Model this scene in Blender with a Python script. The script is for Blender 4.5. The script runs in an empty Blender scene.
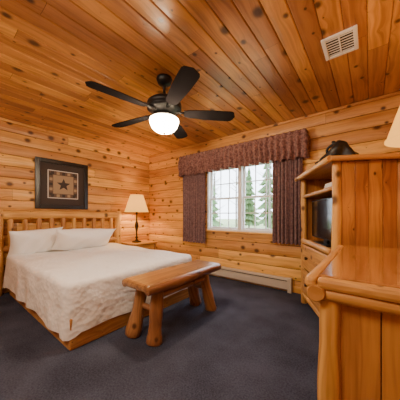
import bpy, bmesh, math, random
from mathutils import Vector, Matrix
random.seed(7)
S = bpy.context.scene
rnd = random.random
def U(a,b): return a+(b-a)*rnd()

# ------------------------------------------------------------------ materials
def newmat(name):
    m=bpy.data.materials.new(name); m.use_nodes=True
    nt=m.node_tree; b=nt.nodes['Principled BSDF']; return m,nt,b
def plain(name,col,rough=.5,metal=0,spec=.5,bump=None,coat=0):
    m,nt,b=newmat(name)
    b.inputs['Base Color'].default_value=(*col,1); b.inputs['Roughness'].default_value=rough
    b.inputs['Metallic'].default_value=metal; b.inputs['Specular IOR Level'].default_value=spec
    b.inputs['Coat Weight'].default_value=coat
    if bump:
        n=nt.nodes.new('ShaderNodeTexNoise'); n.inputs['Scale'].default_value=bump[0]; n.inputs['Detail'].default_value=5
        tc=nt.nodes.new('ShaderNodeTexCoord'); nt.links.new(tc.outputs['Object'],n.inputs['Vector'])
        bp=nt.nodes.new('ShaderNodeBump'); bp.inputs['Strength'].default_value=bump[1]; bp.inputs['Distance'].default_value=.01
        nt.links.new(n.outputs['Fac'],bp.inputs['Height']); nt.links.new(bp.outputs['Normal'],b.inputs['Normal'])
    return m
def wood(name,light,dark,knot,rough=.35,coat=.15,knotscale=(4.2,5.2),knotsize=.22,vary=.25,spec=.4):
    m,nt,b=newmat(name); N=nt.nodes; L=nt.links
    def math_(op,a=None,c=None,v0=None,v1=None):
        n=N.new('ShaderNodeMath'); n.operation=op
        if a is not None: L.new(a,n.inputs[0])
        if c is not None: L.new(c,n.inputs[1])
        if v0 is not None: n.inputs[0].default_value=v0
        if v1 is not None: n.inputs[1].default_value=v1
        return n.outputs[0]
    at=N.new('ShaderNodeAttribute'); at.attribute_name='gv'
    gr=N.new('ShaderNodeAttribute'); gr.attribute_name='gr'
    sep=N.new('ShaderNodeSeparateXYZ'); L.new(at.outputs['Vector'],sep.inputs[0])
    # knots
    kc=N.new('ShaderNodeCombineXYZ')
    L.new(math_('MULTIPLY',sep.outputs[0],v1=knotscale[0]),kc.inputs[0])
    L.new(math_('MULTIPLY',sep.outputs[1],v1=knotscale[1]),kc.inputs[1])
    vo=N.new('ShaderNodeTexVoronoi'); vo.voronoi_dimensions='2D'; vo.inputs['Scale'].default_value=1
    L.new(kc.outputs[0],vo.inputs['Vector'])
    d=vo.outputs['Distance']
    sc=N.new('ShaderNodeSeparateColor'); L.new(vo.outputs['Color'],sc.inputs[0])
    thr=math_('MULTIPLY_ADD',math_('POWER',sc.outputs[0],v1=1.9),v1=knotsize); thr.node.inputs[2].default_value=.012
    ks=math_('DIVIDE',d,thr)
    mr=N.new('ShaderNodeMapRange'); mr.interpolation_type='SMOOTHSTEP'
    mr.inputs['From Min'].default_value=.35; mr.inputs['From Max'].default_value=1.25
    mr.inputs['To Min'].default_value=1; mr.inputs['To Max'].default_value=0
    L.new(ks,mr.inputs['Value'])
    # grain, flowing round the knots
    bend=math_('DIVIDE',v0=.06,c=math_('ADD',d,v1=.12))
    gc=N.new('ShaderNodeCombineXYZ')
    L.new(math_('MULTIPLY',sep.outputs[0],v1=1.3),gc.inputs[0])
    L.new(math_('ADD',math_('MULTIPLY',sep.outputs[1],v1=34),math_('MULTIPLY',bend,v1=4)),gc.inputs[1])
    L.new(math_('MULTIPLY',sep.outputs[2],v1=34),gc.inputs[2])
    no=N.new('ShaderNodeTexNoise'); no.inputs['Scale'].default_value=1; no.inputs['Detail'].default_value=5
    no.inputs['Distortion'].default_value=.7
    L.new(gc.outputs[0],no.inputs['Vector'])
    lo=N.new('ShaderNodeTexNoise'); lo.inputs['Scale'].default_value=2.2; lo.inputs['Detail'].default_value=3
    L.new(at.outputs['Vector'],lo.inputs['Vector'])
    cr=N.new('ShaderNodeValToRGB'); e=cr.color_ramp.elements
    e[0].position=.34; e[0].color=(*dark,1); e[1].position=.58; e[1].color=(*light,1)
    g=math_('ADD',math_('MULTIPLY',no.outputs['Fac'],v1=.65),math_('MULTIPLY',lo.outputs['Fac'],v1=.35))
    L.new(g,cr.inputs[0])
    hs=N.new('ShaderNodeHueSaturation'); L.new(cr.outputs[0],hs.inputs['Color'])
    v=math_('MULTIPLY_ADD',gr.outputs['Fac'],v1=vary*2); v.node.inputs[2].default_value=1-vary
    L.new(v,hs.inputs['Value'])
    h=math_('MULTIPLY_ADD',gr.outputs['Fac'],v1=.018); h.node.inputs[2].default_value=.493
    L.new(h,hs.inputs['Hue'])
    mx=N.new('ShaderNodeMix'); mx.data_type='RGBA'
    L.new(math_('MULTIPLY',mr.outputs[0],v1=.92),mx.inputs['Factor']); L.new(hs.outputs[0],mx.inputs[6]); mx.inputs[7].default_value=(*knot,1)
    L.new(mx.outputs[2],b.inputs['Base Color'])
    b.inputs['Roughness'].default_value=rough; b.inputs['Coat Weight'].default_value=coat
    b.inputs['Coat Roughness'].default_value=.06 if coat>.5 else .25; b.inputs['Specular IOR Level'].default_value=spec
    return m
M={}
M['wall']=wood('pine_wall',(.82,.43,.125),(.52,.215,.05),(.07,.02,.008),.45,.08)
M['ceil']=wood('pine_ceiling',(.60,.265,.072),(.33,.12,.03),(.045,.013,.006),.36,.2,vary=.32)
M['groove']=plain('groove_shadow_wood',(.05,.017,.006),.8)
M['log']=wood('log_wood',(.66,.34,.10),(.36,.14,.036),(.08,.025,.01),.45,.06,knotscale=(4,5),knotsize=.18)
M['bench']=wood('bench_wood',(.38,.17,.065),(.15,.052,.02),(.05,.015,.008),.28,.35,knotscale=(4,5),knotsize=.18)
M['arm']=wood('armoire_wood',(.53,.225,.058),(.29,.098,.024),(.07,.02,.008),.42,.08,knotscale=(4,6),knotsize=.15,vary=.18)
M['desktop']=wood('varnished_top',(.48,.21,.062),(.25,.092,.026),(.09,.03,.01),.2,1.0,knotscale=(3,4),knotsize=.14,vary=.1)
M['black']=plain('black_metal',(.012,.011,.012),.4,.2,.3)
M['blade']=plain('dark_blade',(.016,.014,.015),.8,0,.0)
M['bronze']=plain('dark_bronze',(.05,.025,.015),.35,.7)
M['white']=plain('white_vinyl',(.82,.83,.85),.4)
M['heater']=plain('heater_enamel',(.62,.54,.45),.4,.1)
M['dark']=plain('dark_void',(.01,.008,.007),.9)
M['screen']=plain('tv_screen',(.006,.006,.008),.12)
M['bag']=plain('black_leather',(.012,.012,.013),.45,0,.5,(30,.4))
M['paper']=plain('paper_white',(.75,.73,.7),.7)
def carpet():
    m,nt,b=newmat('carpet'); N=nt.nodes;L=nt.links
    tc=N.new('ShaderNodeTexCoord')
    a=N.new('ShaderNodeTexNoise'); a.inputs['Scale'].default_value=90; a.inputs['Detail'].default_value=4; L.new(tc.outputs['Object'],a.inputs['Vector'])
    c=N.new('ShaderNodeTexNoise'); c.inputs['Scale'].default_value=2.5; c.inputs['Detail'].default_value=6; L.new(tc.outputs['Object'],c.inputs['Vector'])
    ad=N.new('ShaderNodeMath'); ad.operation='ADD'; L.new(a.outputs['Fac'],ad.inputs[0]); L.new(c.outputs['Fac'],ad.inputs[1])
    mlt=N.new('ShaderNodeMath'); mlt.operation='MULTIPLY'; mlt.inputs[1].default_value=.75; L.new(ad.outputs[0],mlt.inputs[0])
    r=N.new('ShaderNodeValToRGB'); e=r.color_ramp.elements
    e[0].position=.55; e[1].position=.92
    e[0].color=(.025,.028,.046,1); e[1].color=(.076,.082,.122,1)
    L.new(mlt.outputs[0],r.inputs[0]); L.new(r.outputs[0],b.inputs['Base Color']); b.inputs['Roughness'].default_value=.95
    b.inputs['Specular IOR Level'].default_value=.1
    bp=N.new('ShaderNodeBump'); bp.inputs['Strength'].default_value=.6; bp.inputs['Distance'].default_value=.008
    L.new(a.outputs['Fac'],bp.inputs['Height']); L.new(bp.outputs[0],b.inputs['Normal']); return m
M['carpet']=carpet()
def quilt():
    m,nt,b=newmat('white_matelasse'); N=nt.nodes;L=nt.links
    b.inputs['Base Color'].default_value=(.90,.88,.86,1); b.inputs['Roughness'].default_value=.85; b.inputs['Specular IOR Level'].default_value=.15
    tc=N.new('ShaderNodeTexCoord')
    v=N.new('ShaderNodeTexVoronoi'); v.inputs['Scale'].default_value=26; L.new(tc.outputs['Object'],v.inputs['Vector'])
    n=N.new('ShaderNodeTexNoise'); n.inputs['Scale'].default_value=4; L.new(tc.outputs['Object'],n.inputs['Vector'])
    b1=N.new('ShaderNodeBump'); b1.inputs['Strength'].default_value=.55; b1.inputs['Distance'].default_value=.008; L.new(v.outputs['Distance'],b1.inputs['Height'])
    b2=N.new('ShaderNodeBump'); b2.inputs['Strength'].default_value=.7; b2.inputs['Distance'].default_value=.06; L.new(n.outputs['Fac'],b2.inputs['Height'])
    L.new(b1.outputs[0],b2.inputs['Normal']); L.new(b2.outputs[0],b.inputs['Normal']); return m
M['quilt']=quilt()
M['pillow']=plain('pillow_cotton',(.92,.90,.88),.85,0,.15,(5,.7))
def fabric(name,c1,c2):
    m,nt,b=newmat(name); N=nt.nodes;L=nt.links
    tc=N.new('ShaderNodeTexCoord'); n=N.new('ShaderNodeTexNoise'); n.inputs['Scale'].default_value=35; n.inputs['Detail'].default_value=4
    L.new(tc.outputs['Object'],n.inputs['Vector'])
    r=N.new('ShaderNodeValToRGB'); e=r.color_ramp.elements; e[0].position=.4;e[1].position=.6; e[0].color=(*c1,1);e[1].color=(*c2,1)
    L.new(n.outputs['Fac'],r.inputs[0]); L.new(r.outputs[0],b.inputs['Base Color']); b.inputs['Roughness'].default_value=.8
    b.inputs['Sheen Weight'].default_value=.2; b.inputs['Specular IOR Level'].default_value=.2
    return m
M['curtain']=fabric('curtain_fabric',(.14,.078,.088),(.25,.15,.155))
M['valance']=fabric('valance_fabric',(.14,.06,.058),(.32,.17,.15))
def emis_shade(name,col,st,trans=.0,base=(.8,.6,.35)):
    m=bpy.data.materials.new(name); m.use_nodes=True; nt=m.node_tree; N=nt.nodes;L=nt.links
    N.remove(N['Principled BSDF']); out=N['Material Output']
    e=N.new('ShaderNodeEmission'); e.inputs[0].default_value=(*col,1); e.inputs[1].default_value=st
    d=N.new('ShaderNodeBsdfDiffuse'); d.inputs[0].default_value=(*base,1)
    t=N.new('ShaderNodeBsdfTranslucent'); t.inputs[0].default_value=(*base,1)
    a=N.new('ShaderNodeMixShader'); L.new(d.outputs[0],a.inputs[1]); L.new(t.outputs[0],a.inputs[2])
    ad=N.new('ShaderNodeAddShader'); L.new(a.outputs[0],ad.inputs[0]); L.new(e.outputs[0],ad.inputs[1])
    tr=N.new('ShaderNodeBsdfTransparent'); mx=N.new('ShaderNodeMixShader'); mx.inputs[0].default_value=trans
    L.new(ad.outputs[0],mx.inputs[1]); L.new(tr.outputs[0],mx.inputs[2]); L.new(mx.outputs[0],out.inputs[0]); return m
M['shade']=emis_shade('lamp_shade_linen',(1,.44,.075),2.0,0,(.03,.012,.002))
M['bowl']=emis_shade('frosted_glass',(1,.80,.52),5.0,.5,(.9,.88,.85))
m=bpy.data.materials.new('window_glass'); m.use_nodes=True; nt=m.node_tree; N=nt.nodes; N.remove(N['Principled BSDF'])
tr=N.new('ShaderNodeBsdfTransparent'); gl=N.new('ShaderNodeBsdfGlossy'); gl.inputs['Roughness'].default_value=.02; mx=N.new('ShaderNodeMixShader'); mx.inputs[0].default_value=.06
nt.links.new(tr.outputs[0],mx.inputs[1]); nt.links.new(gl.outputs[0],mx.inputs[2]); nt.links.new(mx.outputs[0],N['Material Output'].inputs[0]); M['glass']=m

# ------------------------------------------------------------------ mesh builder
class B:
    def __init__(s,xf=None):
        s.v=[];s.f=[];s.m=[];s.gv=[];s.gr=[];s.mats=[];s.sm=[];s.xf=xf or Matrix.Identity(4)
    def mi(s,k):
        if k not in s.mats: s.mats.append(k)
        return s.mats.index(k)
    def add(s,vs,fs,mat,gv=None,smooth=False,local=None):
        o=len(s.v); r=rnd(); off=Vector((U(0,60),U(0,60),U(0,60)))
        for i,p in enumerate(vs):
            p=Vector(p); q=gv[i] if gv else p
            s.gv.append(Vector(q)+off); s.gr.append(r)
            s.v.append(s.xf@(local@p if local else p))
        k=s.mi(mat)
        for f in fs: s.f.append([o+i for i in f]); s.m.append(k); s.sm.append(smooth)
    def box(s,lo,hi,mat,bev=.0,local=None,axis=None):
        lo=Vector(lo);hi=Vector(hi); d=hi-lo
        order=sorted(range(3),key=lambda i:-d[i])
        if axis is not None: order=[axis]+[i for i in order if i!=axis]
        bm=bmesh.new(); bmesh.ops.create_cube(bm,size=1)
        for v in bm.verts: v.co=Vector([ (lo[i]+hi[i])/2+v.co[i]*d[i] for i in range(3)])
        if bev>0: bmesh.ops.bevel(bm,geom=bm.edges[:],offset=min(bev,min(d)*.45),segments=2,profile=.5,affect='EDGES')
        bm.normal_update(); vs=[v.co.copy() for v in bm.verts]; bm.verts.index_update()
        fs=[[v.index for v in f.verts] for f in bm.faces]; bm.free()
        s.add(vs,fs,mat,[(p[order[0]],p[order[1]],p[order[2]]) for p in vs],local=local)
    def log(s,p0,p1,r0,r1=None,mat='log',seg=14,rings=None,wob=.06,local=None,cap=.5,squash=1):
        p0=Vector(p0);p1=Vector(p1); r1=r1 or r0; ax=(p1-p0); L=ax.length; ax.normalize()
        up=Vector((0,0,1)) if abs(ax.z)<.8 else Vector((1,0,0)); a=ax.cross(up).normalized(); b=a.cross(ax).normalized()
        n=rings or max(4,int(L/.09)); ph=U(0,6); ph2=U(0,6)
        tl=[]; 
        c=.25*min(r0,r1)
        tl.append((0,r0*.82)); tl.append((c,r0*.97))
        for i in range(1,n): tl.append((L*i/n, r0+(r1-r0)*i/n))
        tl.append((L-c,r1*.97)); tl.append((L,r1*.82))
        vs=[];gv=[]
        for (l,r) in tl:
            w=1+wob*math.sin(l*9+ph)*.6+wob*.5*math.sin(l*23+ph2)
            cen=p0+ax*l+a*(r*wob*math.sin(l*5+ph2))+b*(r*wob*math.sin(l*4+ph))
            for j in range(seg):
                t=2*math.pi*j/seg; rr=r*w*(1+wob*.4*math.sin(3*t+ph+l*3))
                vs.append(cen+a*rr*math.cos(t)+b*rr*squash*math.sin(t)); tt=t if t<=math.pi else 2*math.pi-t
                gv.append((l,tt*r,0))
        fs=[]
        for i in range(len(tl)-1):
            for j in range(seg):
                k=(j+1)%seg; fs.append([i*seg+j,i*seg+k,(i+1)*seg+k,(i+1)*seg+j])
        s.add(vs,fs,mat,gv,True,local)
        for base,cc in ((0,p0),(len(tl)-1,p1)):
            cv=[vs[base*seg+j] for j in range(seg)]
            s.add(cv,[list(range(seg)) if base else list(range(seg))[::-1]],mat,[(0,(q-cc).dot(a)*.3,(q-cc).dot(b)*.3) for q in cv],False,local)
    def lathe(s,prof,c,mat,seg=32,smooth=True,local=None,rib=0,ribn=0):
        vs=[];c=Vector(c)
        for r,z in prof:
            for j in range(seg):
                t=2*math.pi*j/seg; rr=r*(1+rib*math.cos(ribn*t))
                vs.append(c+Vector((rr*math.cos(t),rr*math.sin(t),z)))
        fs=[]
        for i in range(len(prof)-1):
            for j in range(seg):
                k=(j+1)%seg; fs.append([i*seg+j,i*seg+k,(i+1)*seg+k,(i+1)*seg+j])
        s.add(vs,fs,mat,None,smooth,local)
    def grid(s,fn,nu,nv,mat,closeu=False,smooth=True,local=None):
        vs=[fn(i/(nu if closeu else nu-1),j/(nv-1)) for j in range(nv) for i in range(nu)]
        fs=[]
        for j in range(nv-1):
            for i in range(nu if closeu else nu-1):
                k=(i+1)%nu; fs.append([j*nu+i,j*nu+k,(j+1)*nu+k,(j+1)*nu+i])
        s.add(vs,fs,mat,None,smooth,local)
    def make(s,name,parent=None,recalc=True):
        me=bpy.data.meshes.new(name); me.from_pydata([tuple(v) for v in s.v],[],s.f)
        for k in s.mats: me.materials.append(M[k])
        me.polygons.foreach_set('material_index',s.m); me.polygons.foreach_set('use_smooth',s.sm)
        a=me.attributes.new('gv','FLOAT_VECTOR','POINT'); a.data.foreach_set('vector',[c for v in s.gv for c in v])
        g=me.attributes.new('gr','FLOAT','POINT'); g.data.foreach_set('value',s.gr)
        me.update()
        if recalc:
            bm=bmesh.new(); bm.from_mesh(me); bmesh.ops.recalc_face_normals(bm,faces=bm.faces); bm.to_mesh(me); bm.free()
        ob=bpy.data.objects.new(name,me); S.collection.objects.link(ob)
        if parent:
            ob.parent=parent; ob.matrix_parent_inverse=Matrix.Translation(parent.location).inverted()
        return ob
def empty(name,loc):
    e=bpy.data.objects.new(name,None); e.location=loc; e.empty_display_size=.1; S.collection.objects.link(e); return e

# ------------------------------------------------------------------ room
XL,XR,YB,YF,H=-4.03,.52,3.214,-.95,2.44
def boards(b,o,dl,dw,n,spans_fn,nrow,bw,mat,arc,bev,split=None):
    o=Vector(o);dl=Vector(dl);dw=Vector(dw);n=Vector(n)
    prof=[(0,-bev),(bev*.8,-bev*.15)]
    K=4
    for i in range(1,K): 
        t=i/K; prof.append((bw*t,arc*math.sin(math.pi*t)))
    prof+= [(bw-bev*.8,-bev*.15),(bw,-bev)]
    for r in range(nrow):
        for (a,c) in spans_fn(r):
            cuts=[a]
            if split:
                x=a+U(.4,1)*split[1]
                while x<c-.5: cuts.append(x); x+=U(*split)
            cuts.append(c)
            for k in range(len(cuts)-1):
                l0=cuts[k]+(.0012 if k else 0); l1=cuts[k+1]-(.0012 if k<len(cuts)-2 else 0)
                vs=[];gv=[]
                for l in (l0,l1):
                    for (w,h) in prof:
                        vs.append(o+dl*l+dw*(r*bw+w)+n*h); gv.append((l,w,0))
                P=len(prof); fs=[[i,i+1,P+i+1,P+i] for i in range(P-1)]
                b.add(vs,fs,mat,gv,False)
NR=15; BW=H/NR
T=.12
b=B(); b.box((XL-T,YF-T,0),(XL-.009,YB+T,H),'groove')
boards(b,(XL-.002,YF,0),(0,1,0),(0,0,1),(1,0,0),lambda r:[(0,YB-YF)],NR,BW,'wall',.008,.010,(2.2,3.6)); b.make('wall_left',recalc=False)
WX0,WX1,WZ0,WZ1=-2.36,-1.03,BW*5,BW*12
b=B()
yb0=YB+.009
b.box((XL,yb0,0),(WX0,YB+T,H),'groove'); b.box((WX1,yb0,0),(XR,YB+T,H),'groove')
b.box((WX0,yb0,0),(WX1,YB+T,WZ0),'groove'); b.box((WX0,yb0,WZ1),(WX1,YB+T,H),'groove')
def sp(r):
    if 5<=r<12: return [(0,WX0-XL),(WX1-XL,XR-XL)]
    return [(0,XR-XL)]
boards(b,(XL,YB+.002,0),(1,0,0),(0,0,1),(0,-1,0),sp,NR,BW,'wall',.008,.010,(2.2,3.6)); b.make('wall_back',recalc=False)
b=B(); b.box((XR+.009,YF-T,0),(XR+T,YB+T,H),'groove')
boards(b,(XR+.002,YF,0),(0,1,0),(0,0,1),(-1,0,0),lambda r:[(0,YB-YF)],NR,BW,'wall',.008,.010,(2.2,3.6)); b.make('wall_right',recalc=False)
b=B(); b.box((XL,YF-T,0),(XR,YF-.009,H),'groove')
boards(b,(XL,YF-.002,0),(1,0,0),(0,0,1),(0,1,0),lambda r:[(0,XR-XL)],NR,BW,'wall',.008,.010,(2.2,3.6)); b.make('wall_front',recalc=False)
b=B(); b.box((XL-T,YF-T,H+.009),(XR+T,YB+T,H+T),'groove')
nc=34; cw=(XR-XL)/nc
boards(b,(XL,YF,H+.001),(0,1,0),(1,0,0),(0,0,-1),lambda r:[(0,YB-YF)],nc,cw,'ceil',.0,.009,(1.6,3.4)); b.make('ceiling',recalc=False)
b=B(); b.box((XL-T,YF-T,-.1),(XR+T,YB+T,0),'carpet'); b.make('floor')
b=B(); b.box((XL,YB-.03,H-.035),(XR,YB-.0,H-.001),'wall',.006); b.make('trim_1')
b=B(); b.box((XL+.0,YF,H-.035),(XL+.03,YB-.03,H-.001),'wall',.006); b.make('trim_2')
b=B(); b.box((XL+.001,YF,.001),(XL+.02,YB,.09),'wall',.004); b.make('baseboard_left')
b=B(); b.box((XL+.02,YB-.02,.001),(XR,YB-.001,.09),'wall',.004); b.make('baseboard_back')

# window
b=B(); y0,y1=YB+.0,YB+T
fw=.035
b.box((WX0,y0,WZ0),(WX0+fw,y1,WZ1),'white',.004); b.box((WX1-fw,y0,WZ0),(WX1,y1,WZ1),'white',.004)
b.box((WX0+fw,y0,WZ1-fw),(WX1-fw,y1,WZ1),'white',.004); b.box((WX0+fw,y0,WZ0),(WX1-fw,y1,WZ0+fw),'white',.004)
xm=(WX0+WX1)/2; b.box((xm-.035,y0,WZ0+fw),(xm+.035,y1,WZ1-fw),'white',.004)
zm=(WZ0+WZ1)/2
for (xa,xb) in ((WX0+fw,xm-.035),(xm+.035,WX1-fw)):
    for (za,zb,yy) in ((WZ0+fw,zm+.015,YB+.045),(zm-.015,WZ1-fw,YB+.075)):
        st=.03
        b.box((xa,yy,za),(xa+st,yy+.025,zb),'white',.003); b.box((xb-st,yy,za),(xb,yy+.025,zb),'white',.003)
        b.box((xa+st,yy,za),(xb-st,yy+.025,za+st),'white',.003); b.box((xa+st,yy,zb-st),(xb-st,yy+.025,zb),'white',.003)
        for i in (1,2):
            x=xa+st+(xb-xa-2*st)*i/3; b.box((x-.008,yy+.008,za+st),(x+.008,yy+.018,zb-st),'white')
        z=(za+zb)/2; b.box((xa+st,yy+.008,z-.008),(xb-st,yy+.018,z+.008),'white')
        b.box((xa+st,yy+.012,za+st),(xb-st,yy+.014,zb-st),'glass')
b.box((WX0-.08,YB-.035,WZ0-.022),(WX1+.08,YB+.0,WZ0+.004),'log',.006)
b.box((WX0-.05,YB-.018,WZ0-.09),(WX1+.05,YB-.006,WZ0-.022),'log',.004)
b.make('window_1')

# curtains + valance + rod
cu=empty('window_curtain',(-1.8,YB-.1,.6))
def panel(x0,x1,zt,zb,yc,amp,n,mat,ph=0):
    b=B()
    def fn(u,v):
        z=zt+(zb-zt)*v; a=amp*(.6+.4*v)
        w=2*math.pi*n*u+ph+.5*math.sin(5*u+ph)
        x=x0+(x1-x0)*u+.006*math.sin(w*2+v*2)
        return Vector((x,yc+a*math.sin(w)+.3*a*math.sin(2.3*w+v*1.5),z+.006*math.sin(w)*v))
    b.grid(fn,n*14+1,16,mat); return b
panel(-2.90,-2.33,2.12,.58,YB-.085,.028,9,'curtain').make('curtain_panel_1',cu)
panel(-1.12,-.72,2.12,.69,YB-.085,.028,7,'curtain',1).make('curtain_panel_2',cu)
b=B()
def val(u,v):
    xs,xe=-2.95,-.665; dep=.13; Ltot=(xe-xs)+2*dep; s=u*Ltot
    if s<dep: x,y,nx,ny=xs,YB-.012-s,-1,0
    elif s>Ltot-dep: x,y,nx,ny=xe,YB-.012-(Ltot-s),1,0
    else: x,y,nx,ny=xs+(s-dep),YB-.012-dep,0,-1
    w=s*2*math.pi/.085
    z=2.225-.375*v
    out=(.010+.026*v)*math.sin(w+.9*math.sin(s*7))+(.028*math.sin(math.pi*min(1,v/.75)))
    if .10<v<.2: out-=.012
    if v>.74: out+=.012*math.sin(w*.5+s*3)+.015*(v-.74)/.26
    z+=.006*math.sin(w+1)*(1 if v>.9 or v<.1 else 0)-.012*math.sin(w*.5)*(v>.9)
    return Vector((x+nx*out,y+ny*out,z))
b.grid(val,420,18,'valance'); b.make('valance',cu)
b=B(); b.log((-2.93,YB-.085,2.16),(-.69,YB-.085,2.16),.012,.012,'bronze',10,6,0)
for x in (-2.9,-.75): b.box((x-.01,YB-.085,2.15),(x+.01,YB-.004,2.17),'bronze')
b.make('curtain_rod',cu)

# baseboard heater
b=B(); x0,x1=-2.36,-.86
prof=[(-.021,.20),(-.06,.20),(-.075,.185),(-.075,.165),(-.055,.155),(-.078,.15),(-.078,.045),(-.06,.03),(-.021,.03)]
vs=[(x,YB+y,z) for x in (x0,x1) for y,z in prof]; P=len(prof)
b.add(vs,[[i,(i+1)%P,P+(i+1)%P,P+i] for i in range(P)]+[list(range(P)),list(range(P,2*P))],'heater')
for x in (x0-.005,x1-.05): b.box((x,YB-.084,.0),(x+.055,YB-.021,.206),'heater',.006)
b.box((x0+.06,YB-.077,.157),(x1-.06,YB-.056,.163),'dark')
b.make('baseboard_heater')

# ------------------------------------------------------------------ bed
BX0,BX1,BY0,BY1=-3.93,-1.875,.67,2.28
bed=empty('bed',((BX0+BX1)/2,(BY0+BY1)/2,0))
b=B(); hx=-3.935; Yp0,Yp1=.59,2.36
for y in (Yp0,Yp1): b.log((hx,y,0),(hx,y,1.17),.074,.066)
b.log((hx,Yp0-.0,1.09),(hx,Yp1+.0,1.09),.058,.056,squash=1.15); b.log((hx,Yp0,.62),(hx,Yp1,.62),.045,.045)
n=10
for i in range(n):
    y=Yp0+.06+(Yp1-Yp0-.12)*(i+.5)/n; b.log((hx,y,.63),(hx,y,1.06),.031,.034,seg=12)
b.box((hx-.045,Yp0+.03,.40),(hx-.030,Yp1-.03,.60),'log',.003)
b.make('headboard',bed)
b=B()
b.box((BX0+.05,BY0+.04,.0),(BX1-.03,BY0+.08,.27),'log',.01); b.box((BX0+.05,BY1-.07,.0),(BX1-.03,BY1-.03,.27),'log',.01)
b.box((BX1-.045,BY0+.04,.0),(BX1-.004,BY1-.03,.26),'log',.012)
b.box((BX0+.02,BY0+.09,.02),(BX1-.05,BY1-.08,.25),'dark')
b.make('bed_frame',bed)
b=B(); b.box((BX0+.02,BY0+.05,.25),(BX1-.03,BY1-.05,.52),'pillow',.05); b.make('mattress',bed)
b=B()
def rrect(t,cx,cy,hx_,hy_,r):
    segs=[(2*(hy_-r)),math.pi*r/2,2*(hx_-r),math.pi*r/2]*2; tot=sum(segs); s=(t%1)*tot
    corners=[(hx_-r,hy_-r,0),(-(hx_-r),hy_-r,90),(-(hx_-r),-(hy_-r),180),((hx_-r),-(hy_-r),270)]
    starts=[(hx_,-(hy_-r),0,1,1,0),(hx_-r,hy_,-1,0,0,1),(-hx_,hy_-r,0,-1,-1,0),(-(hx_-r),-hy_,1,0,0,-1)]
    for k in range(4):
        L1=segs[2*k]; 
        if s<=L1: q=starts[k]; return cx+q[0]+q[2]*s, cy+q[1]+q[3]*s, q[4],q[5]
        s-=L1; L2=segs[2*k+1]
        if s<=L2:
            c=corners[k]; an=math.radians(c[2])+s/r; return cx+c[0]+r*math.cos(an),cy+c[1]+r*math.sin(an),math.cos(an),math.sin(an)
        s-=L2
    q=starts[0]; return cx+q[0],cy+q[1],1,0
cx,cy=(BX0+BX1)/2,(BY0+BY1)/2; hX,hY=(BX1-BX0)/2,(BY1-BY0)/2; ztop=.555; re=.05
NV=34; NT=8; NE=5
def cov(u,v):
    k=v*(NV-1)
    x,y,nx,ny=rrect(u,cx,cy,hX-re,hY-re,.07)
    if k<=NT:
        f=k/NT; px=cx+(x-cx)*f; py=cy+(y-cy)*f
        z=ztop+.010*math.sin(px*3.1+1)*math.sin(py*4)+.006*math.sin(px*9+py*5)+.012*(1-f)
        z-=.006*f
        return Vector((px,py,z))
    zt=ztop-.006+.010*math.sin(x*3.1+1)*math.sin(y*4)+.006*math.sin(x*9+y*5)
    if k<=NT+NE:
        a=(k-NT)/NE*math.pi/2; return Vector((x+nx*re*math.sin(a),y+ny*re*math.sin(a),zt-re*(1-math.cos(a))))
    f=(k-NT-NE)/(NV-1-NT-NE)
    corner=(abs(nx)*abs(ny)*2)
    per=2*(hX+hY)*2; s=u*per
    zb=.13+.010*math.sin(s*6)-.04*corner
    rip=(math.sin(s*9+2*math.sin(s*2))*.6+.4*math.sin(s*17+1))*.018*f+ .03*corner*f
    out=re+.010*f+rip
    if nx>.5: out=re+.012*f+max(-.004,rip*.8)
    if nx<-.5: out=re
    return Vector((x+nx*out,y+ny*out,(zt-re)+(zb-(zt-re))*f))
b.grid(cov,300,NV,'quilt',closeu=True); b.make('bedspread',bed)

def pillow(name,c,w,h,th,lean,yaw,roll=0,par=None):
    b=B(); loc=Matrix.Translation(c)@Matrix.Rotation(yaw,4,'Z')@Matrix.Rotation(-lean,4,'Y')@Matrix.Rotation(roll,4,'X')
    for sgn in (1,-1):
        def fn(u,v):
            a=2*u-1;c_=2*v-1
            t=((1-abs(a)**2.6)**.6)*((1-abs(c_)**2.6)**.6)
            y=a*w/2*(1-.09*(1-c_*c_)*abs(a)**4)
            z=c_*h/2*(1-.14*(1-a*a)*abs(c_)**4)
            x=sgn*t*th/2*(1+.07*math.sin(a*5+c_*3)+.05*math.sin(a*13-c_*6))
            return Vector((x,y,z))
        b.grid(fn,30,20,'pillow',local=loc)
    o=b.make(name,par); return o
pillow('pillow_1',(-3.74,.98,.71),.64,.42,.20,math.radians(-26),.08,.05,bed)
pillow('pillow_2',(-3.56,1.57,.71),.88,.44,.22,math.radians(-42),-.10,-.04,bed)

# ------------------------------------------------------------------ bench
bn=empty('log_bench',(-1.58,1.6,0))
b=B(); zs=.02
b.box((-1.755,1.09,.435+zs),(-1.385,2.17,.50+zs),'bench',.024)
b.log((-1.41,1.10,.455+zs),(-1.41,2.16,.455+zs),.040,.042,'bench',wob=.1); b.log((-1.735,1.10,.455+zs),(-1.735,2.16,.455+zs),.034,.036,'bench',wob=.1)
b.make('seat',bn)
b=B()
legs=[((-1.435,1.19,0),(-1.47,1.28,.46)),((-1.445,2.05,0),(-1.48,1.95,.46)),((-1.69,1.16,0),(-1.68,1.27,.46)),((-1.69,2.05,0),(-1.68,1.95,.46))]
for p,q in legs: b.log(p,q,.068,.052,'bench',wob=.14,seg=18,rings=10)
b.make('legs',bn)
b=B()
b.log((-1.47,1.27,.38),(-1.47,1.96,.38),.032,.032,'bench'); b.log((-1.68,1.25,.38),(-1.68,1.96,.38),.03,.03,'bench')
b.log((-1.68,1.245,.26),(-1.46,1.245,.26),.027,.027,'bench'); b.log((-1.68,1.985,.26),(-1.46,1.985,.26),.027,.027,'bench')
b.make('stretchers',bn)

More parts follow.
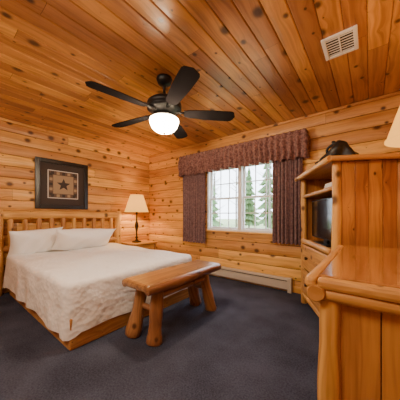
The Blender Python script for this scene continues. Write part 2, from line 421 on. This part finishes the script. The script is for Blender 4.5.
# ------------------------------------------------------------------ nightstand
ns=empty('nightstand',(-3.75,2.73,0))
X0,X1,Y0,Y1=-3.97,-3.50,2.46,2.98; zt=.54
b=B()
b.box((X0-.0,Y0-.02,zt-.035),(X1+.03,Y1+.02,zt),'log',.012); b.make('top',ns)
b=B()
for x in (X0+.04,X1-.03):
    for y in (Y0+.03,Y1-.03): b.log((x,y,0),(x,y,zt-.03),.035,.032)
b.make('legs',ns)
b=B(); b.box((X0+.03,Y0+.04,.32),(X1-.02,Y1-.04,zt-.036),'log',.005); b.box((X1-.02,Y0+.06,.335),(X1-.005,Y1-.06,zt-.05),'log',.005)
b.lathe([(0,.02),(.012,.02),(.016,.012),(.008,0)],(0,0,0),'bronze',12,local=Matrix.Translation((X1-.005,(Y0+Y1)/2,.41))@Matrix.Rotation(math.pi/2,4,'Y'))
b.make('drawer',ns)
b=B(); b.box((X0+.03,Y0+.03,.12),(X1-.02,Y1-.03,.145),'log',.004); b.make('shelf',ns)

# ------------------------------------------------------------------ lamps
def lamp(name,x,y,z,hs,s,watts):
    e=empty(name,(x,y,z)); c=(x,y,z)
    b=B()
    pr=[(0,0),(.085,0),(.09,.012),(.075,.022),(.04,.032),(.022,.05),(.016,.08),(.03,.10),(.016,.12),(.013,.2),(.024,.26),(.036,.32),(.03,.38),(.014,.43),(.011,hs-.05),(.02,hs-.04),(.02,hs+.02),(.008,hs+.03),(.006,hs+.03)]
    b.lathe([(r*s,h) for r,h in pr],c,'bronze',20); b.make('base',e)
    b=B(); sh=.33*s; z0=hs
    b.lathe([(.225*s,z0),(.12*s,z0+sh)],c,'shade',40)
    b.lathe([(.228*s,z0),(.228*s,z0+.01),(.222*s,z0+.01),(.222*s,z0)],c,'shade',40)
    b.lathe([(.122*s,z0+sh-.008),(.123*s,z0+sh),(.117*s,z0+sh)],c,'shade',40); b.make('shade',e)
    b=B()
    b.lathe([(.0,z0+.06),(.018*s,z0+.07),(.034*s,z0+.12),(.028*s,z0+.155),(0.001,z0+.17)],c,'bowl',14); 
    b.lathe([(.004,z0+sh-.04),(.01,z0+sh-.0),(.012,z0+sh+.02),(.001,z0+sh+.035)],c,'bronze',10)
    for k in range(3):
        a=k*2.094; b.log((x,y,z+z0+sh-.02),(x+.119*s*math.cos(a),y+.119*s*math.sin(a),z+z0+sh-.004),.002,.002,'bronze',6,2,0)
    b.make('bulb_and_finial',e)
    l=bpy.data.lights.new(name+'_bulb','POINT'); l.energy=watts; l.color=(1,.60,.25); l.shadow_soft_size=.04
    o=bpy.data.objects.new(name+'_light',l); o.location=(x,y,z+z0+.15); S.collection.objects.link(o); o.parent=e; o.matrix_parent_inverse=Matrix.Translation(e.location).inverted()
lamp('table_lamp',-3.72,2.65,.54,.61,1.05,50)
lamp('table_lamp.001',.262,1.72,.867,.655,.85,17)

# ------------------------------------------------------------------ framed picture
pf=empty('framed_picture',(XL+.02,1.42,1.59))
M['frame']=plain('black_frame',(.015,.011,.010),.3,0,.5)
M['mat_dark']=plain('dark_mat_board',(.035,.022,.018),.7)
M['print']=plain('quilt_print',(.38,.27,.17),.8,0,.3,(60,.2))
M['printd']=plain('print_dark',(.13,.08,.055),.8)
b=B(); xa=XL+.006; y0,y1,z0,z1=1.03,1.815,1.19,1.985; w=.065
b.box((xa,y0,z0),(xa+.03,y0+w,z1),'frame',.008); b.box((xa,y1-w,z0),(xa+.03,y1,z1),'frame',.008)
b.box((xa,y0+w,z0),(xa+.03,y1-w,z0+w),'frame',.008); b.box((xa,y0+w,z1-w),(xa+.03,y1-w,z1),'frame',.008)
b.make('frame',pf)
b=B(); b.box((xa,y0+w,z0+w),(xa+.012,y1-w,z1-w),'mat_dark'); b.make('mat',pf)
b=B(); cy_,cz_=(y0+y1)/2,(z0+z1)/2; h_=.215
b.box((xa+.012,cy_-h_-.012,cz_-h_-.012),(xa+.0135,cy_+h_+.012,cz_+h_+.012),'paper'); 
b.box((xa+.0136,cy_-h_,cz_-h_),(xa+.0146,cy_+h_,cz_+h_),'printd'); b.box((xa+.0147,cy_-.15,cz_-.15),(xa+.0157,cy_+.15,cz_+.15),'print')
vs=[(xa+.0165,cy_,cz_)]
for k in range(10):
    r=.105 if k%2==0 else .045; a=math.pi/2+k*math.pi/5; vs.append((xa+.0165,cy_+r*math.cos(a),cz_+r*math.sin(a)))
b.add(vs,[[0,1+k,1+(k+1)%10] for k in range(10)],'mat_dark')
for k in range(5):
    for q in (-1,1):
        b.box((xa+.0147,cy_+q*.182-.022,cz_-.16+k*.08-.022),(xa+.0157,cy_+q*.182+.022,cz_-.16+k*.08+.022),'print' if k%2 else 'mat_dark')
        b.box((xa+.0148,cy_-.16+k*.08-.022,cz_+q*.182-.022),(xa+.0158,cy_-.16+k*.08+.022,cz_+q*.182+.022),'print' if k%2 else 'mat_dark')
b.make('quilt_star_print',pf)

# ------------------------------------------------------------------ ceiling fan
FX,FY=-1.596,1.458; fan=empty('ceiling_fan',(FX,FY,H)); zb=2.10
b=B(); b.lathe([(0.0,H-.002),(.075,H-.002),(.078,H-.02),(.06,H-.06),(.03,H-.075),(.014,H-.08),(.014,2.27),(.04,2.265),(.05,2.25)],(FX,FY,0),'black',28); b.make('canopy_and_rod',fan)
b=B(); b.lathe([(.04,2.265),(.07,2.25),(.085,2.235),(.135,2.215),(.165,2.19),(.17,2.165),(.16,2.15),(.168,2.145),(.168,2.13),(.14,2.115),(.11,2.105),(.10,2.08),(.085,2.075),(.085,2.055),(.125,2.048),(.13,2.035),(.12,2.03),(.0,2.03)],(FX,FY,0),'black',40); b.make('motor_housing',fan)
b=B()
for k in range(5):
    an=math.radians(261.6+72*k); loc=Matrix.Translation((FX,FY,zb))@Matrix.Rotation(an,4,'Z')@Matrix.Rotation(math.radians(-11),4,'X')
    r0,r1=.20,.715; n=22; out=[]
    for i in range(n+1):
        t=i/n; x=r0+(r1-r0)*t; w=.052+.022*math.sin(min(1,t*1.4)*math.pi/2)
        if t>.88: w*=math.sqrt(max(0.0,1-((t-.88)/.12)**2))*.55+.45*(1-((t-.88)/.12)**4)
        if t<.06: w*=.75+.25*t/.06
        out.append((x,max(w,.004)))
    vs=[];
    for x,w in out:
        vs+= [(x,-w,.004),(x,w,.004),(x,w,-.004),(x,-w,-.004)]
    fs=[]
    for i in range(n):
        for j in range(4): fs.append([i*4+j,i*4+(j+1)%4,(i+1)*4+(j+1)%4,(i+1)*4+j])
    fs+= [[0,1,2,3],[n*4+3,n*4+2,n*4+1,n*4]]
    b.add(vs,fs,'blade',None,False,loc)
b.make('blades',fan)
b=B()
for k in range(5):
    an=math.radians(261.6+72*k); loc=Matrix.Translation((FX,FY,zb))@Matrix.Rotation(an,4,'Z')
    b.box((.10,-.018,.0),(.20,.018,.012),'black',.004,local=loc)
    l2=loc@Matrix.Rotation(math.radians(-11),4,'X')
    b.box((.19,-.04,.004),(.27,.04,.011),'black',.003,local=l2); b.log((.14,0,.006),(.25,0,.012),.012,.008,'black',8,3,0,local=loc)
b.make('blade_irons',fan)
b=B(); prof=[]
for i in range(13):
    t=i/12*math.pi/2; prof.append((.142*math.cos(t)**.8 if i<12 else .002, 2.025-.125*math.sin(t)))
prof=[(.12,2.032),(.14,2.03)]+prof
b.lathe(prof,(FX,FY,0),'bowl',96,rib=.012,ribn=24); b.make('glass_bowl',fan)
b=B(); b.lathe([(.0,1.902),(.012,1.902),(.014,1.893),(.006,1.884),(.001,1.878)],(FX,FY,0),'bronze',12); b.make('finial',fan)
l=bpy.data.lights.new('fan_bulb','POINT'); l.energy=112; l.color=(1,.78,.52); l.shadow_soft_size=.05
o=bpy.data.objects.new('fan_light',l); o.location=(FX,FY,1.97); S.collection.objects.link(o); o.parent=fan; o.matrix_parent_inverse=Matrix.Translation(fan.location).inverted()

# ------------------------------------------------------------------ ceiling vent
b=B(); x0,x1,y0,y1=-.30,-.07,1.885,2.155; z1=H+.0; z0=H-.014
w=.028
b.box((x0,y0,z0),(x0+w,y1,z1),'white',.004); b.box((x1-w,y0,z0),(x1,y1,z1),'white',.004)
b.box((x0+w,y0,z0),(x1-w,y0+w,z1),'white',.004); b.box((x0+w,y1-w,z0),(x1-w,y1,z1),'white',.004)
b.box((x0+w,y0+w,H-.003),(x1-w,y1-w,H-.001),'dark')
for i in range(7):
    y=y0+w+.016+i*(y1-y0-2*w-.032)/6
    b.box((-(x1-x0)/2+w,-.0065,-.001),((x1-x0)/2-w,.0065,.001),'white',local=Matrix.Translation(((x0+x1)/2,y,H-.008))@Matrix.Rotation(.12,4,'X'))
b.box(((x0+x1)/2-.005,y0+w,H-.012),((x0+x1)/2+.005,y1-w,H-.004),'white')
b.make('ceiling_vent')

# ------------------------------------------------------------------ armoire (angled in the corner)
aw=Vector((-.463,.886,0)).normalized(); ad=Vector((.886,.463,0)).normalized(); O=Vector((-.234,2.035,0))
XF=Matrix(((aw.x,ad.x,0,O.x),(aw.y,ad.y,0,O.y),(0,0,1,0),(0,0,0,1)))
W,D,HA=1.0,.53,1.56
ar=empty('armoire',O+aw*W/2+ad*D/2)
b=B(XF)
for w_ in (.04,W-.04):
    for d_ in (.04,D-.04): b.log((w_,d_,0),(w_,d_,HA-.03),.036,.034,'log')
b.make('posts',ar)
b=B(XF); b.box((-.03,-.04,HA-.035),(W+.03,D+.01,HA),'arm',.01); b.log((-.03,-.035,HA-.02),(W+.03,-.035,HA-.02),.026,.026); b.log((-.03,-.03,HA-.02),(-.03,D,HA-.02),.022,.022)
b.make('top',ar)
b=B(XF)
n=4
for s0,s1 in ((.012,.03),(W-.03,W-.012)):
    for i in range(n):
        a=.07+(D-.14)*i/n; c=.07+(D-.14)*(i+1)/n-.003
        b.box((s0,a,.08),(s1,c,HA-.036),'arm',.004)
b.box((.03,D-.03,.08),(W-.03,D-.012,HA-.036),'arm')
b.make('side_and_back_panels',ar)
b=B(XF)
for z in (.12,.76,1.30): b.box((.03,.0 if z==.76 else .03,z),(W-.03,D-.03,z+.025),'arm',.004,axis=0)
b.log((.07,.02,.775),(W-.07,.02,.775),.03,.03); b.log((.07,.03,.12),(W-.07,.03,.12),.028,.028); b.log((.07,.03,1.315),(W-.07,.03,1.315),.02,.02)
b.make('shelves_and_rails',ar)
b=B(XF)
for i in range(2):
    z=.16+i*.30; b.box((.09,.005,z),(W-.09,.04,z+.275),'log',.01,axis=0)
    for w_ in (.3,.7): b.lathe([(.001,.03),(.016,.03),(.02,.018),(.01,0)],(0,0,0),'bronze',12,local=Matrix.Translation((w_,.005,z+.14))@Matrix.Rotation(math.pi/2,4,'X'))
b.make('drawers',ar)
tv=empty('television',O+aw*.5+ad*.2+Vector((0,0,.79)))
b=B(XF); b.box((.14,.10,.84),(.86,.135,1.26),'black',.006); b.box((.155,.097,.855),(.845,.1005,1.245),'screen'); b.box((.46,.12,.80),(.54,.14,.86),'black'); b.box((.32,.06,.786),(.68,.22,.80),'black',.004)
b.make('screen_and_stand',tv)
b=B(XF); 
for i in range(4): b.box((.2+i*.004,.1+i*.005,1.326+i*.02),(.5,.33,1.345+i*.02),'paper',.002)
b.make('folded_towels')

# black bag
bg=empty('black_bag',O+aw*.38+ad*.22+Vector((0,0,HA)))
b=B(XF)
def bag(u,v):
    t=2*math.pi*u; f=v
    prof=[(0.001,0),(.9,0),(1.05,.15),(1.0,.5),(.75,.8),(.4,.97),(.001,1.0)]
    i=min(5,int(f*6)); g=f*6-i; r=prof[i][0]*(1-g)+prof[i+1][0]*g; h=prof[i][1]*(1-g)+prof[i+1][1]*g
    k=1+.12*math.sin(3*t+h*4)+.06*math.sin(7*t)
    return Vector((.36+.26*r*k*math.cos(t)-.03*h,.15+.13*r*k*math.sin(t),HA+.001+h*(.165+.045*math.sin(t*2+1))))
b.grid(bag,40,19,'bag',closeu=True); b.make('bag_body',bg)
b=B(XF)
pts=[Vector((.18+.32*i/14,.13+.02*math.sin(i),HA+.11+.11*math.sin(math.pi*i/14))) for i in range(15)]
for i in range(14): b.log(pts[i],pts[i+1],.013,.013,'bag',8,2,0)
pts=[Vector((.55+.12*math.sin(i*.5),.10+.02*math.cos(i),HA+.014+.10*abs(math.cos(i*.22)))) for i in range(12)]
for i in range(11): b.log(pts[i],pts[i+1],.012,.012,'bag',8,2,0)
b.make('strap',bg)

# ------------------------------------------------------------------ dresser
dx0,dx1,dy0,dy1,dz=-.195,.46,.88,1.975,.865
dr=empty('dresser',((dx0+dx1)/2,(dy0+dy1)/2,0))
b=B()
b.box((dx0+.045,dy0+.045,dz-.03),(dx1,dy1-.02,dz-.001),'desktop',.003)
b.box((dx0+.0,dy0+.0,dz-.045),(dx0+.042,dy1,dz-.003),'log',.014); b.box((dx0+.042,dy0,dz-.045),(dx1,dy0+.042,dz-.003),'log',.014)
b.box((dx0+.042,dy1-.03,dz-.045),(dx1,dy1,dz-.003),'desktop',.012)
b.make('top',dr)
b=B()
b.log((dx0+.03,dy0+.035,dz-.065),(dx1-.0,dy0+.035,dz-.065),.030,.030,wob=.12,rings=22)
b.log((dx0+.035,dy0+.0,dz-.065),(dx0+.035,dy1-.02,dz-.065),.030,.030,wob=.12,rings=30)
b.make('apron_logs',dr)
b=B()
for x in (dx0+.075,dx1-.05):
    for y in (dy0+.06,dy1-.07): b.log((x,y,0),(x,y,dz-.046),.038,.036,wob=.08,rings=20)
b.make('posts',dr)
b=B()
n=4
for i in range(n):
    a=dx0+.10+(dx1-.05-dx0-.10)*i/n; c=dx0+.10+(dx1-.05-dx0-.10)*(i+1)/n-.003
    b.box((a,dy0+.06,.10),(c,dy0+.078,dz-.047),'arm',.003); b.box((a,dy1-.08,.10),(c,dy1-.06,dz-.047),'arm',.003)
b.box((dx0+.10,dy0+.08,.10),(dx1-.02,dy1-.08,dz-.05),'arm'); b.log((dx0+.09,dy0+.06,.12),(dx1-.06,dy0+.06,.12),.03,.03)
b.make('carcass',dr)
b=B()
for j in range(2):
    for i in range(3):
        y=dy0+.12+j*.47; z=.14+i*.22; b.box((dx0+.07,y,z),(dx0+.10,y+.42,z+.20),'log',.008,axis=1)
        b.lathe([(.001,.03),(.016,.03),(.02,.018),(.01,0)],(0,0,0),'bronze',12,local=Matrix.Translation((dx0+.07,y+.22,z+.1))@Matrix.Rotation(-math.pi/2,4,'Y'))
b.make('drawers',dr)

# ------------------------------------------------------------------ outside
M['grass']=plain('grass',(.33,.40,.20),.95,0,.1,(5,.5)); M['bark']=plain('bark',(.20,.17,.14),.95); M['needles']=plain('needles',(.13,.22,.09),.9)
b=B(); b.box((-60,YB+.3,-.8),(60,80,-.6),'grass'); b.make('ground')
random.seed(3)
for i in range(34):
    x=-34+i*1.25+U(-.8,.8); y=YB+15+U(0,14); h=U(7,12)
    e=empty('pine_tree' if i==0 else 'pine_tree.%03d'%i,(x,y,-.6)); b=B(); b.log((x,y,-.6),(x,y,-.6+h),U(.10,.2),.03,'bark',8,6,.1); b.make('trunk',e)
    b=B()
    if i%2==0:
        for k in range(11):
            zc=-.6+h*(.08+.085*k); rr=(1-k/12)*U(1.2,1.7); n=22; vs=[(x,y,zc+.9)]
            for j in range(n):
                q=rr*(1 if j%2 else .55)*U(.8,1.1); vs.append((x+q*math.cos(2*math.pi*j/n),y+q*math.sin(2*math.pi*j/n),zc-U(.0,.3)))
            b.add(vs,[[0,1+j,1+(j+1)%n] for j in range(n)],'needles')
    else:
        for k in range(22):
            zc=-.6+h*U(.2,.95); a=U(0,6.28); L=U(.8,1.9); b.log((x,y,zc),(x+L*math.cos(a),y+L*math.sin(a),zc+L*.7),.035,.01,'bark',5,3,.1)
    b.make('branches',e)
# world
w=bpy.data.worlds.new('sky'); S.world=w; w.use_nodes=True; nt=w.node_tree; bgd=nt.nodes['Background']
bgd.inputs[0].default_value=(.78,.88,1,1); bgd.inputs[1].default_value=10

def area(name,loc,rot,size,e,col):
    l=bpy.data.lights.new(name,'AREA'); l.shape='RECTANGLE'; l.size,l.size_y=size; l.energy=e; l.color=col
    o=bpy.data.objects.new(name,l); o.location=loc; o.rotation_euler=rot; S.collection.objects.link(o)
area('unseen_fill_light',(-1.3,-.55,2.3),(math.radians(38),0,math.radians(15)),(2.2,.5),52,(1,.82,.62))  # added fill light, no fixture; out of view, lifts the room's brightness

# ------------------------------------------------------------------ camera
cam=bpy.data.cameras.new('camera'); co=bpy.data.objects.new('camera',cam); S.collection.objects.link(co); S.camera=co
cam.sensor_width=36; cam.sensor_fit='HORIZONTAL'; cam.lens=36*216/400; cam.shift_y=15/400; cam.clip_start=.02
co.location=(0,0,1.09); co.rotation_euler=(math.radians(90),0,math.radians(38.2))
